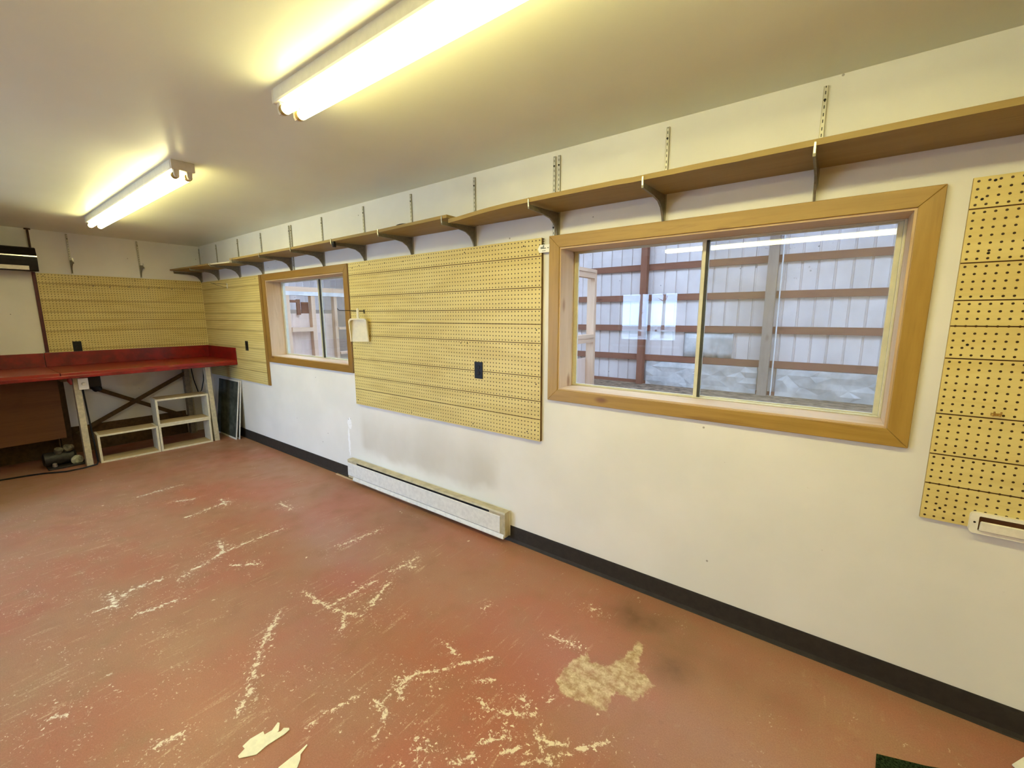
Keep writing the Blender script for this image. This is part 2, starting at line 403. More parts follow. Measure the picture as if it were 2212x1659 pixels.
# floor: fine grid carrying wear, grease, dust and bare-patch amounts
def build_floor():
    xs = np.concatenate([np.arange(0, 7.75, .0125), np.arange(7.75, X1, .1), [X1]]); ys = np.concatenate([np.arange(Y1, -2.5, .1), np.arange(-2.5, -.001, .0125), [0.0]])
    nx, ny = len(xs), len(ys)
    gx, gy = np.meshgrid(xs, ys); P = np.stack([gx.ravel(), gy.ravel()], 1)
    co = np.concatenate([P, np.zeros((len(P), 1))], 1)
    i = np.arange(nx * ny).reshape(ny, nx); fa = np.stack([i[:-1, :-1], i[:-1, 1:], i[1:, 1:], i[1:, :-1]], -1).reshape(-1, 4)
    me = bpy.data.meshes.new('floor'); me.from_pydata(co.tolist(), [], fa.tolist())
    def seg(pts, wd):
        out = np.zeros(len(P))
        for a, b in zip(pts[:-1], pts[1:]):
            a, b = np.array(a), np.array(b); d = b - a; t = np.clip(((P - a) @ d) / (d @ d + 1e-9), 0, 1)
            r = np.linalg.norm(P - (a + t[:, None] * d), axis=1); out = np.maximum(out, np.exp(-(r / wd) ** 2))
        return out
    def poly(pts, soft=.02):
        n = len(pts); ins = np.zeros(len(P), bool); dist = np.full(len(P), 9.)
        for k in range(n):
            a, b = np.array(pts[k]), np.array(pts[(k + 1) % n])
            c = ((a[1] > P[:, 1]) != (b[1] > P[:, 1])) & (P[:, 0] < (b[0] - a[0]) * (P[:, 1] - a[1]) / (b[1] - a[1] + 1e-12) + a[0]); ins ^= c
            d = b - a; t = np.clip(((P - a) @ d) / (d @ d + 1e-9), 0, 1); dist = np.minimum(dist, np.linalg.norm(P - (a + t[:, None] * d), axis=1))
        return np.clip(.5 + np.where(ins, dist, -dist) / (2 * soft), 0, 1)
    wear = np.zeros(len(P))
    for pts, wd, k in STROKES: wear = np.maximum(wear, k * seg(pts, wd))
    blob = lambda x, y, r: np.exp(-((P[:, 0] - x) ** 2 + (P[:, 1] - y) ** 2) / r ** 2)
    for x, y, r, k in WEAR_BLOBS: wear = np.maximum(wear, k * blob(x, y, r))
    patch = poly(PATCH, .03)
    oil = np.zeros(len(P))
    for x, y, r, k in OIL: oil = np.maximum(oil, k * blob(x, y, r))
    dust = .55 * np.exp(-np.abs(P[:, 1] + .02) / .10)
    for x, y, r, k in DUST: dust = np.maximum(dust, k * blob(x, y, r))
    for nm, a in (('wear', wear), ('patch', patch), ('oil', oil), ('dust', dust)):
        at = me.attributes.new(nm, 'FLOAT', 'POINT'); at.data.foreach_set('value', a.astype(np.float32))
    me.materials.append(M['floor']); o = bpy.data.objects.new('floor', me); COL.objects.link(o); struct(o)
    s = MB().box((0, Y1, -.12), (X1, 0, -.01)); struct(s.build('floor_slab', 'floor'))
S1 = [[(4.6, -1.3), (4.72, -1.42), (4.87, -1.53), (4.99, -1.6), (5.05, -1.66)], [(3.53, -1.21), (3.69, -1.24), (3.77, -1.36), (3.77, -1.43), (3.83, -1.52)],
      [(3.71, -1.26), (3.7, -1.11), (3.7, -.87)], [(3.81, -1.87), (3.82, -1.81), (3.73, -1.72), (3.74, -1.58)], [(3.68, -1.79), (3.85, -1.8)],
      [(4.02, -1.73), (4.04, -1.59)], [(4.52, -1.14), (4.77, -1.12), (4.96, -1.06)], [(4.76, -1.09), (4.77, -.84)], [(4.94, -.98), (4.89, -.89), (4.85, -.81)],
      [(4.97, -1.17), (4.87, -1.09)], [(4.78, -.71), (4.78, -.53)], [(2.13, -1.35), (2.11, -1.04)], [(2.92, -1.22), (2.86, -.91)], [(4.25, -.74), (4.28, -.45)],
      [(2.51, -1.17), (2.57, -1.07)], [(2.76, -.93), (2.93, -.95)], [(3.25, -.67), (3.43, -.67)], [(5.33, -1.53), (5.33, -1.45), (5.36, -1.34)],
      [(5.46, -1.32), (5.46, -1.12)], [(4.96, -1.9), (4.97, -1.83)], [(4.5, -2.11), (4.52, -2.07)], [(3.92, -1.27), (4.04, -1.16)],
      [(4.77, -.72), (4.78, -.64), (4.85, -.6)], [(4.91, -.97), (4.88, -.87), (4.85, -.8)], [(5.44, -.63), (5.44, -.59)], [(5.82, -.59), (5.9, -.58), (5.98, -.58)],
      [(5.89, -.29), (5.97, -.31)], [(5.43, -1.2), (5.48, -1.11), (5.55, -1.04), (5.58, -.98), (5.68, -.86)], [(5.44, -1.2), (5.52, -1.24)],
      [(5.43, -1.31), (5.52, -1.32), (5.56, -1.4)], [(5.77, -1.05), (5.81, -1.07), (5.88, -1.05), (5.98, -.98)], [(5.9, -.94), (5.96, -.98)], [(5.7, -1.0), (5.76, -.95)],
      [(6.03, -1.03), (6.1, -1.09), (6.14, -1.1)], [(5.97, -1.18), (6.02, -1.11)], [(6.05, -1.05), (6.15, -1.01)], [(5.69, -1.32), (5.78, -1.37)],
      [(5.85, -1.31), (5.9, -1.24)], [(5.89, -1.19), (5.96, -1.11)], [(6.0, -.9), (6.01, -.87)], [(6.04, -1.17), (6.13, -1.07), (6.26, -.91)], [(5.42, -.92), (5.53, -.95)]]
STROKES = [(p, .016 if p[0][0] > 5.3 else .022, .84) for p in S1] + [(p, .05 if p[0][0] > 5.3 else .07, .59) for p in S1]
WEAR_BLOBS = [(5.95, -1.1, .12, .62), (6.05, -1.12, .10, .62), (5.75, -1.32, .12, .6), (4.86, -.84, .10, .55), (4.92, -1.06, .08, .6), (3.70, -1.28, .10, .6), (3.80, -1.80, .08, .6), (4.98, -1.60, .06, .7), (4.66, -1.37, .07, .65), (5.55, -1.12, .12, .55), (5.9, -1.2, .28, .42), (5.5, -1.25, .22, .40), (4.85, -1.0, .30, .36), (3.75, -1.35, .4, .34), (3.8, -1.75, .35, .36), (4.5, -2.1, .5, .36), (5.0, -1.95, .3, .34), (2.3, -1.3, .5, .28),
              (3.2, -1.9, .8, .30), (2.0, -2.2, .8, .30), (4.1, -1.95, .3, .36), (5.2, -1.4, .3, .3)]
PATCH = [(5.97, -.67), (6.01, -.58), (6.05, -.62), (6.12, -.59), (6.16, -.49), (6.17, -.38), (6.2, -.38), (6.23, -.53), (6.32, -.57), (6.28, -.69), (6.2, -.7), (6.2, -.81), (6.11, -.82), (6.02, -.84), (5.97, -.79)]
OIL = [(6.10, -.22, .14, .8), (6.2, -.2, .12, .7), (6.34, -.42, .11, .8), (6.30, -.30, .2, .45), (6.55, -.30, .14, .35), (6.75, -.33, .10, .4), (4.3, -.16, .35, .35), (3.4, -.15, .3, .3), (1.3, -.3, .3, .3)]
DUST = [(1.6, -2.1, 1.0, .8), (2.8, -2.3, 1.0, .7), (4.2, -2.3, .6, .7), (6.3, -.2, .3, .6), (6.9, -.4, .4, .75), (1.2, -1.2, .6, .5), (5.0, -2.1, .4, .6)]
build_floor()

# vinyl cove base
b = MB()
def cove(x0, x1):
    prof = [(0, .112), (-.003, .112), (-.0045, .10), (-.0045, .02), (-.010, .006), (-.014, .001), (0, .001)]
    b.prism([(x0, y, z) for y, z in prof], (x1 - x0, 0, 0))
cove(0.0, X1); struct(b.build('baseboard_right', 'dark_vinyl'))
w = MB().box((0.0, -1.520, 1.148), (.016, -1.494, 1.992)); struct(lab(w.build('trim_1', 'dark_red_trim'), 'dark red upright strip'))

# ------------------------------------------------------------------ windows
def window(name, o, pine, split, label):
    x0, x1, z0, z1 = o          # rough opening
    cw = .068                    # casing width
    ix0, ix1, iz0, iz1 = x0 + .023, x1 - .022, z0 + .02, z1 - .022
    ox0, ox1, oz0, oz1 = ix0 - cw, ix1 + cw, iz0 - cw, iz1 + cw
    root = bpy.data.objects.new(name, None); COL.objects.link(root); root['label'] = label; struct(root)
    y0, y1 = -.020, 0.0
    def casing(p, mat):
        c = MB(); c.prism([(a, y0, bb) for a, bb in p], (0, y1 - y0, 0)); c.build('casing_board', mat, root, .0025)
    casing([(ox0, oz1), (ox1, oz1), (ix1, iz1), (ix0, iz1)], pine + '_x'); casing([(ox0, oz0), (ox1, oz0), (ix1, iz0), (ix0, iz0)], pine + '_x')
    casing([(ox0, oz0), (ox0, oz1), (ix0, iz1), (ix0, iz0)], pine + '_z'); casing([(ox1, oz0), (ox1, oz1), (ix1, iz1), (ix1, iz0)], pine + '_z')
    jx0, jx1, jz0, jz1 = ix0 + .008, ix1 - .008, iz0 + .008, iz1 - .008   # jamb faces sit a small step inside the casing
    j = MB(); j.box((x0, -.012, z0), (jx0, .188, z1)); j.build('jamb', 'raw_pine_z', root)
    j = MB(); j.box((jx1, -.012, z0), (x1, .188, z1)); j.build('jamb', 'raw_pine_z', root)
    j = MB(); j.box((jx0, -.012, jz1), (jx1, .188, z1)); j.build('jamb', 'raw_pine_x', root)
    j = MB(); j.box((jx0, -.014, z0), (jx1, .188, jz0)); j.build('sill', 'raw_pine_x', root)
    # sliding aluminium unit
    f = .009
    u = MB(); ya, yb = .146, .186
    u.box((jx0, ya, jz0), (jx0 + f, yb, jz1)); u.box((jx1 - f, ya, jz0), (jx1, yb, jz1)); u.box((jx0 + f, ya, jz0), (jx1 - f, yb, jz0 + .006)); u.box((jx0 + f, ya, jz1 - .006), (jx1 - f, yb, jz1))
    u.build('window_frame', 'aluminium', root, .0015)
    gx0, gx1, gz0, gz1 = jx0 + f, jx1 - f, jz0 + .006, jz1 - .006
    def sash(a, bb, yy, nm):
        s = MB(); sw = .018
        s.box((a, yy, gz0), (a + sw, yy + .012, gz1)); s.box((bb - sw, yy, gz0), (bb, yy + .012, gz1)); s.box((a + sw, yy, gz0), (bb - sw, yy + .012, gz0 + .007)); s.box((a + sw, yy, gz1 - .006), (bb - sw, yy + .012, gz1))
        so = s.build('sash', 'aluminium', root, .001)
        g = MB(); g.box((a + sw, yy + .004, gz0 + .007), (bb - sw, yy + .007, gz1 - .006)); g.build('pane', 'window_glass', so)
        return so
    sash(gx0, split + .012, .148, 'l'); sash(split + .006, gx1, .165, 'r')
    gk = MB(); gk.box((split + .012, .152, gz0), (split + .024, .164, gz1)); gk.build('gasket', 'dark_gasket', root)
    sm = MB(); sm.box((split + .02, .181, gz0), (gx1, .1815, gz1)); sm.build('insect_screen', 'insect_mesh', root)
    return root
window('window_1', BW, 'pine', 6.226, 'large sliding window in a wide mitred pine frame')
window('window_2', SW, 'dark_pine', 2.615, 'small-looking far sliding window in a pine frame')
def plain_window(name, o, split, label):
    x0, x1, z0, z1 = o; root = bpy.data.objects.new(name, None); COL.objects.link(root); root['label'] = label; struct(root)
    c = MB(); t = .07
    for a, bb in (((x0 - t, z0 - t), (x1 + t, z0)), ((x0 - t, z1), (x1 + t, z1 + t)), ((x0 - t, z0), (x0, z1)), ((x1, z0), (x1 + t, z1))): c.box((a[0], Y1, a[1]), (bb[0], Y1 + .02, bb[1]))
    c.build('casing', 'pine_x', root)
    f = MB(); s = .022
    f.box((x0, Y1 - .10, z0), (x0 + s, Y1 - .06, z1)); f.box((x1 - s, Y1 - .10, z0), (x1, Y1 - .06, z1)); f.box((x0, Y1 - .10, z0), (x1, Y1 - .06, z0 + s)); f.box((x0, Y1 - .10, z1 - s), (x1, Y1 - .06, z1)); f.box((split - .018, Y1 - .10, z0), (split + .018, Y1 - .06, z1))
    f.build('window_frame', 'dark_gasket', root)
    g = MB(); g.box((x0 + s, Y1 - .082, z0 + s), (x1 - s, Y1 - .079, z1 - s)); g.build('pane', 'window_glass', root)
    sl = MB(); sl.box((x0 - .07, Y1, z0 - .09), (x1 + .07, Y1 + .06, z0 - .06)); sl.build('sill', 'white_enamel', root)
plain_window('window_3', OW, 4.44, 'opposite window mirrored in the large pane')
plain_window('daylight_opening', OW2, 2.58, 'unseen tall glazed opening added to the opposite wall for daylight')

# ------------------------------------------------------------------ pegboards
GRV = [4, 11, 16, 19.5, 24, 32, 38, 42.5]
def pegboard(label, loc, width, rz=0.0, t=.012, height=1.2192, right_edge='board_edge', left_edge='board_edge_yellow', screws=()):
    r = thing('pegboard', label, 'pegboard', loc, rz, 'grooved pegboards on the walls')
    m = MB(); g = .0022; d = .0035; zs = [0.0]
    prof = [(-t, 0.0)]
    for q in GRV:
        z = -q * .0254
        if -z + .01 > height: break
        prof += [(-t, z + g), (-t + d, z + g * .6), (-t + d, z - g * .6), (-t, z - g)]
    prof += [(-t, -height)]
    for k in range(len(prof) - 1):
        (ya, za), (yb, zb) = prof[k], prof[k + 1]
        m.quad([(0, ya, za), (0, yb, zb), (width, yb, zb), (width, ya, za)], 0 if ya == yb == -t else 1)
    m.quad([(0, -t, 0), (width, -t, 0), (width, 0, 0), (0, 0, 0)], 2); m.quad([(0, -t, -height), (0, 0, -height), (width, 0, -height), (width, -t, -height)], 2)
    m.quad([(0, 0, 0), (0, 0, -height), (0, -t, -height), (0, -t, 0)], 3); m.quad([(width, -t, 0), (width, -t, -height), (width, 0, -height), (width, 0, 0)], 2)
    m.quad([(0, 0, 0), (width, 0, 0), (width, 0, -height), (0, 0, -height)], 2)
    p = m.build('panel', ['pegboard_face', 'groove_brown', right_edge, left_edge], r)
    for (sx, sz) in screws:
        s = MB(); s.tube([(sx, -t + .001, sz), (sx, -t - .0012, sz)], .0042, 10); s.build('screw', 'black_metal', r)
    return r
pegboard('grooved yellow pegboard between the two windows', (3.424, -.0015, 1.974), 1.957, 0, .020,
         screws=[(.06, -.045), (.16, -.03), (.30, -.03), (.50, -.035), (.72, -.04), (1.0, -.035), (1.35, -.03), (1.83, -.035), (1.925, -.53), (1.925, -.86), (1.92, -1.15), (1.86, -1.17), (1.4, -1.19), (.75, -1.195), (.03, -1.18), (.03, -.72), (1.3, -.63), (1.36, -.63)])
pegboard('grooved yellow pegboard right of the large window, cut off by the picture edge', (7.108, -.0015, 1.986), 1.6, 0, .012, screws=[(.051, -.016), (.027, -.072), (.063, -.25), (.05, -.56), (.05, -1.17), (.5, -.03), (.9, -.03)])
PB = pegboard('narrow grooved pegboard on the window wall beside the corner, above the red bench end', (.0145, -.0016, 1.973), 1.684, 0, .012, screws=[(1.6, -.03), (.8, -.03), (1.6, -1.18)])
m = MB(); m.box((1.686, -.015, -1.2195), (1.735, 0, 0)); m.build('edge_strip', 'edge_wood', PB, .001)
pegboard('grooved yellow pegboard on the end wall above the red workbench', (.0015, -1.492, 1.985), 1.478, math.radians(90), .012, .838, screws=[(.05, -.03), (.4, -.02), (.8, -.03), (1.2, -.02)])

# ------------------------------------------------------------------ shelf standards and brackets
def standard(label, x, z0=1.976, z1=2.40):
    r = thing('shelf_standard', label, 'shelf standard', (x, 0, z0), 0, 'slotted steel shelf standards')
    h = z1 - z0; m = MB(); m.box((-.0075, -.009, 0), (.0075, 0, h)); m.build('channel', 'slotted_steel', r)
    for q in (.045, h - .05):
        s = MB(); s.tube([(0, -.0085, q), (0, -.0115, q)], .0045, 10); s.build('screw', 'black_metal', r)
    return r
STD = [(.026, 'slotted shelf upright tight in the far corner'), (.602, 'first slotted shelf upright out from the far corner'), (1.232, 'slotted shelf upright above the narrow corner pegboard, nearest the small window'),
       (1.820, 'slotted shelf upright above the left edge of the small window'), (2.436, 'left one of the twin uprights above the small window'), (2.476, 'right one of the twin uprights above the small window'),
       (3.030, 'single slotted upright above the right half of the small window'), (3.658, 'slotted upright above the left end of the middle pegboard, near the hanging dustpan'), (4.240, 'slotted upright above the middle pegboard, second from its left end'),
       (4.856, 'slotted upright above the middle pegboard where the shelf boards meet'), (5.452, 'left one of the twin uprights left of the large window'), (5.482, 'right one of the twin uprights left of the large window'),
       (6.070, 'slotted upright over the middle of the large window'), (6.667, 'slotted upright over the right part of the large window')]
for x, l in STD: standard(l, x, 1.979)
for y, l in ((-.626, 'end wall shelf upright nearer the far corner'), (-1.216, 'end wall shelf upright nearer the dark hood')):
    r = standard(l, 0, 1.988, 2.418); r.location = (0, y, 1.988); r.rotation_euler = (0, 0, math.radians(90))

def bracket_mesh(L, name='bracket_arm'):
    prof = [(-.009, 0.0), (-.009, -.135), (-.014, -.135), (-.030, -.095), (-.055, -.062), (-.095, -.040), (-.17, -.028), (-L, -.020), (-L - .004, .012), (-L, .012), (-L + .004, -.006)]
    n = []
    for (y, z) in prof: n.append((-.0045, y, z - (abs(y) / L) * .012))
    n[-1] = (-.0045, -L + .004, -.012)
    return n
def bracket(label, x, L=.302, z=2.098):
    r = thing('shelf_bracket', label, 'shelf bracket', (x, 0, z), 0, 'steel shelf brackets')
    m = MB(); m.prism(bracket_mesh(L), (.009, 0, 0)); m.build('arm', 'bracket_steel', r)
    lp = MB(); lp.box((-.003, -L - .004, -.022), (.003, -L, .014)); lp.build('end_lip', 'galvanized', r)
    return r
BRK = ['tight in the far corner', 'first out from the far corner', 'above the narrow corner pegboard', 'above the left edge of the small window', 'on the twin uprights over the small window', None, 'over the right half of the small window',
       'above the hanging dustpan', 'over the middle pegboard, second from its left end', 'under the end of the long right-hand board', None, 'on the twin uprights left of the large window', 'over the middle of the large window', 'over the right part of the large window']
for (x, _), l in zip(STD, BRK):
    if l: bracket('curved steel shelf bracket ' + l, x)
for y, l in ((-.626, 'short empty bracket on the end wall, nearer the far corner'), (-1.216, 'short empty bracket on the end wall, nearer the dark hood')):
    r = bracket(l, 0, .15, 2.14); r.location = (0, y, 2.14); r.rotation_euler = (0, 0, math.radians(90))

# shelf boards: rows of (x, front y, front bottom z)
def shelf(label, rows, t, mat, edge, zb=2.1005):
    m = MB(); n = len(rows)
    idx = []
    for (x, yf, zf) in rows:
        i = len(m.v); m.v += [(x, -.011, zb), (x, yf, zf), (x, yf, zf + t), (x, -.011, zb + t)]; idx.append(i)
    for a, b_ in zip(idx[:-1], idx[1:]):
        for k in range(4):
            m.f.append((a + k, a + (k + 1) % 4, b_ + (k + 1) % 4, b_ + k)); m.mi.append(1 if k == 1 else 0)
    m.f.append(tuple(idx[0] + k for k in range(4))); m.f.append(tuple(idx[-1] + k for k in range(4))); m.mi += [1, 1]
    return tag(m.build('shelf_board', [mat, edge], None), label, 'shelf', 'wooden shelf boards along the window wall')
random.seed(3)
ra = []
for k in range(41):
    x = 4.905 + k * 3.2 / 40
    zf = 2.100 - .030 * math.exp(-((x - 4.9) / .28) ** 1.5) if x < 6 else 2.098 + min(.006, (x - 6) * .006)
    yf = -.298 - (random.uniform(-.004, .004) if 6.0 < x < 6.5 else 0)
    ra.append((x, yf, zf))
shelf('long thick shelf board running over the large window', ra, .021, 'shelf_board', 'shelf_board')
shelf('long middle shelf board over the pegboard and small window', [(1.752, -.298, 2.097), (3.0, -.299, 2.089), (4.2, -.299, 2.091), (4.893, -.298, 2.101)], .018, 'shelf_board', 'shelf_board')
shelf('short pale-edged shelf board before the corner', [(1.172, -.298, 2.092), (1.744, -.298, 2.074)], .013, 'shelf_board', 'shelf_edge_white', 2.0985)
shelf('corner shelf board reaching the end wall', [(.004, -.335, 2.100), (1.166, -.298, 2.092)], .016, 'shelf_board', 'shelf_board', 2.0985)
# small things on / under the shelf
m = MB(); m.tube([(4.42 + .09 * math.cos(a), -.19 + .07 * math.sin(a), 2.1255 + .001 * math.sin(3 * a)) for a in np.linspace(0, 6.28, 25)], .0045, 8); tag(m.build('cable_coil', 'black_plastic', None), 'dark coil lying on top of the middle shelf board', 'coil')
m = MB(); m.tube([(3.678, -.290, 2.0935), (3.678, -.290, 2.072)], [.010, .012], 12); m.tube([(3.678, -.290, 2.072), (3.678, -.290, 2.048)], [.017, .013], 12)
tag(m.build('clip_knob', 'black_metal', None), 'small dark knob clipped under the middle shelf front', 'knob')

# ------------------------------------------------------------------ strip lights
def strip_light(label, x0, y0=-1.187):
    L = 2.43; r = thing('strip_light', label, 'ceiling light', (x0, y0, H), 0, 'twin tube strip lights on the ceiling')
    h = MB(); h.prism([(.02, -.060, 0), (.02, .060, 0), (.02, .060, -.044), (.02, .056, -.050), (.02, -.056, -.050), (.02, -.060, -.044)], (L - .04, 0, 0)); h.build('housing', 'fixture_white', r)
    for xx in (0, L - .02):
        e = MB(); e.box((xx, -.059, -.052), (xx + .02, .059, 0)); e.build('end_plate', 'socket_white', r, .003)
    for s in (-1, 1):
        yc = s * .032; zc = -.076
        tb = MB(); tb.tube([(.05, yc, zc), (L - .05, yc, zc)], .0190, 20); t = tb.build('tube', 'lit_tube', r, 0, True)
        for xa, xb in ((.035, .056), (L - .056, L - .035)):
            c = MB(); c.tube([(xa, yc, zc), (xb, yc, zc)], .0197, 18); c.build('end_cap', 'brass', t, 0, True)
        for xa in (.012, L - .036):
            k = MB(); pr = [(xa, yc - .014, -.045), (xa, yc + .014, -.045), (xa, yc + .012, zc - .004), (xa, yc + .007, zc - .014), (xa, yc - .007, zc - .014), (xa, yc - .012, zc - .004)]
            k.prism(pr, (.024, 0, 0)); k.build('lamp_holder', 'socket_white', r)
    return r
strip_light('near twin tube strip light running out of the top edge', 4.87)
strip_light('far twin tube strip light toward the end wall', 1.19)
strip_light('unseen strip light added behind the camera to brighten the right end', 8.55)  # extra lamp out of view, added to lift the right wall and ceiling
strip_light('strip light of the other row, seen only mirrored in the large pane', 4.87, -3.40)

# ------------------------------------------------------------------ outlets
def outlet(label, loc, rz=0):
    r = thing('power_outlet', label, 'outlet', loc, rz, 'black outlet plates')
    p = MB(); p.box((-.036, -.006, -.057), (.036, 0, .057)); p.build('plate', 'black_plastic', r, .002)
    for zc in (-.020, .020):
        s = MB(); s.tube([(0, -.006, zc), (0, -.0085, zc)], .016, 16); so = s.build('socket', 'black_metal', r)
        for dx in (-.006, .006):
            q = MB(); q.box((dx - .001, -.0092, zc - .004), (dx + .001, -.0084, zc + .004)); q.build('slot', 'dark_gasket', so)
    s = MB(); s.tube([(0, -.006, 0), (0, -.008, 0)], .003, 8); s.build('screw', 'black_metal', r)
outlet('black outlet plate on the middle pegboard', (4.884, -.020, 1.166))
outlet('black outlet plate on the narrow pegboard beside the small window', (1.229, -.012, 1.183))
outlet('black outlet plate on the end wall just above the red backsplash', (.012, -1.271, 1.200), math.radians(90))

# ------------------------------------------------------------------ baseboard heater
r = thing('baseboard_heater', 'long off-white electric baseboard heater on the wall below the middle pegboard', 'heater', (3.29, 0, 0))
L = 1.845; zt = .222; zb = .040; D = .068
m = MB(); m.box((.0, -.012, zb), (L, -.005, zt)); m.build('back_plate', 'white_enamel', r)
m = MB(); m.prism([(.0, -.012, zt), (.0, -D + .006, zt), (.0, -D, zt - .012), (.0, -D + .003, zt - .012), (.0, -D + .008, zt - .004), (.0, -.012, zt - .004)], (L, 0, 0)); m.build('top_cover', 'heater_beige', r)
m = MB(); m.prism([(.004, -D + .004, zt - .030), (.004, -D, zt - .036), (.004, -D - .002, zb + .032), (.004, -D + .002, zb + .028), (.004, -D + .0028, zb + .032), (.004, -D + .0028, zt - .034)], (L - .045, 0, 0)); m.build('front_panel', 'white_enamel', r)
m = MB(); m.prism([(.08, -D + .002, zb + .026), (.08, -D - .006, zb + .004), (.08, -D - .006, zb - .004), (.08, -.012, zb - .004), (.08, -.012, zb), (.08, -D - .002, zb + .001), (.08, -D + .0035, zb + .0045)], (L - .09, 0, 0)); m.build('bottom_deflector', 'white_enamel', r)
m = MB(); m.box((.14, -D + .016, zt - .040), (L - .14, -.012, zt - .008)); m.box((.14, -D + .010, zb + .05), (L - .14, -D + .016, zt - .02)); m.build('vent_slot', 'black_metal', r)
m = MB(); m.tube([(.16, -D + .018, zt - .028), (L - .16, -D + .018, zt - .028)], .006, 8); m.build('heating_element', 'galvanized', r)
for xa, xb in ((0, .14), (L - .14, L)):
    m = MB(); m.prism([(xa, -.012, zt - .002), (xa, -D + .008, zt - .002), (xa, -D + .0035, zt - .014), (xa, -D + .0035, zb + .006), (xa, -.012, zb + .006)], (xb - xa, 0, 0)); m.build('end_box', 'heater_beige', r, .002)
m = MB(); m.box((3.02, -.034, .001), (3.45, -.018, .009)); m.box((3.40, -.030, .001), (4.16, -.0165, .008)); tag(m.build('wood_strip', 'raw_pine_x', None), 'thin splintered wood strip on the floor under the heater', 'wood strip')

# ------------------------------------------------------------------ dustpan on its hook, other hooks, tag, holder
r = thing('peg_hook', 'long dark wire hook holding the dustpan on the middle pegboard', 'hook', (3.618, -.020, 1.571))
m = MB(); m.tube([(0, .002, 0), (0, -.225, .004), (0, -.238, .008), (0, -.243, .020)], .0026, 8); m.build('rod', 'black_metal', r, 0, True)
m = MB(); m.box((-.008, -.004, -.022), (.008, 0, .012)); m.build('hook_plate', 'black_metal', r, .002)
r = thing('dustpan', 'cream plastic dustpan hanging on the middle pegboard', 'dustpan', (3.628, -.092, 1.314))
Wd, Hd = .081, .168
m = MB()
def pan(y, s0, s1):   # front sheet with rounded upper corners
    pts = [(-Wd * s0, y, 0.0), (Wd * s0, y, 0.0)]
    for k in range(7):
        a = math.radians(90 * k / 6); pts.append((Wd * s1 - .028 + .028 * math.cos(a), y, Hd - .0 + .028 * math.sin(a) - .004))
    for k in range(7):
        a = math.radians(90 + 90 * k / 6); pts.append((-Wd * s1 + .028 + .028 * math.cos(a), y, Hd - .0 + .028 * math.sin(a) - .004))
    return pts
m.prism(pan(.016, 1.0, .97), (0, .003, 0)); m.build('pan', 'plastic_cream', r)
m = MB(); o = pan(.016, 1.0, .97); rim = o[1:] + [o[0]]
fr = [(p[0], -.012 if p[2] > .02 else .012, p[2]) for p in rim]; inn = [(p[0] * .90, q[1], p[2] - .012 if p[2] > .1 else p[2]) for p, q in zip(rim, fr)]
inb = [(p[0], .016, p[2]) for p in inn]
for k in range(len(rim) - 1):
    m.quad([rim[k], rim[k + 1], fr[k + 1], fr[k]]); m.quad([fr[k], fr[k + 1], inn[k + 1], inn[k]]); m.quad([inn[k], inn[k + 1], inb[k + 1], inb[k]])
m.build('rim', 'plastic_cream', r, 0, True)
m = MB(); m.prism([(-.016, .0, Hd + .016), (.016, .0, Hd + .016), (.010, .0, Hd + .035), (.011, .0, Hd + .098), (.005, .0, Hd + .108), (-.005, .0, Hd + .108), (-.011, .0, Hd + .098), (-.010, .0, Hd + .035)], (0, .012, 0)); r2 = m.build('handle', 'plastic_cream', r, .003)
r.rotation_euler = (0, 0, math.radians(30)); r.location.z = 1.318
def small_hook(label, loc, rz, mat='bracket_steel', s=1.0):
    r = thing('peg_hook', label, 'hook', loc, rz, 'small pegboard hooks')
    m = MB(); m.tube([(0, .001, .012 * s), (0, -.010 * s, .006 * s), (0, -.030 * s, .002), (0, -.036 * s, .010 * s), (0, -.037 * s, .024 * s)], .0022 * s, 8); m.build('wire', mat, r, 0, True)
HK = ['leftmost tiny hook in the row on the end wall pegboard', 'second tiny hook from the left on the end wall pegboard', 'third tiny hook from the left on the end wall pegboard', 'fourth tiny hook from the left on the end wall pegboard',
      'fifth tiny hook from the left on the end wall pegboard', 'sixth tiny hook from the left on the end wall pegboard', 'tiny hook on the end wall pegboard closest to the corner']
for y, z, l in zip((-1.067, -.931, -.76, -.58, -.478, -.35, -.217), (1.862, 1.855, 1.865, 1.858, 1.868, 1.86, 1.858), HK): small_hook(l, (.012, y, z), math.radians(90))
r = thing('peg_hook', 'brass double hook on the right pegboard', 'hook', (7.254, -.012, 1.188))
m = MB(); m.box((-.012, -.004, -.005), (.012, 0, .005)); m.build('hook_plate', 'brass', r, .001)
for dx in (-.008, .008):
    m = MB(); m.tube([(dx, -.002, 0), (dx, -.018, -.002), (dx, -.024, .004), (dx, -.025, .014)], .0024, 8); m.build('prong', 'brass', r, 0, True)
r = thing('wire_hook', 'braced wire hook sticking out high on the corner pegboard', 'hook', (.842, -.012, 1.895))
m = MB(); m.box((-.012, -.004, -.034), (.012, 0, .030)); m.build('hook_plate', 'white_enamel', r, .001)
m = MB(); m.tube([(0, -.002, .020), (0, -.165, .020), (0, -.172, .030)], .003, 8); m.build('rod', 'bracket_steel', r, 0, True)
m = MB(); m.tube([(0, -.002, -.026), (0, -.10, .000), (0, -.150, .018)], .0026, 8); m.build('brace_wire', 'bracket_steel', r, 0, True)

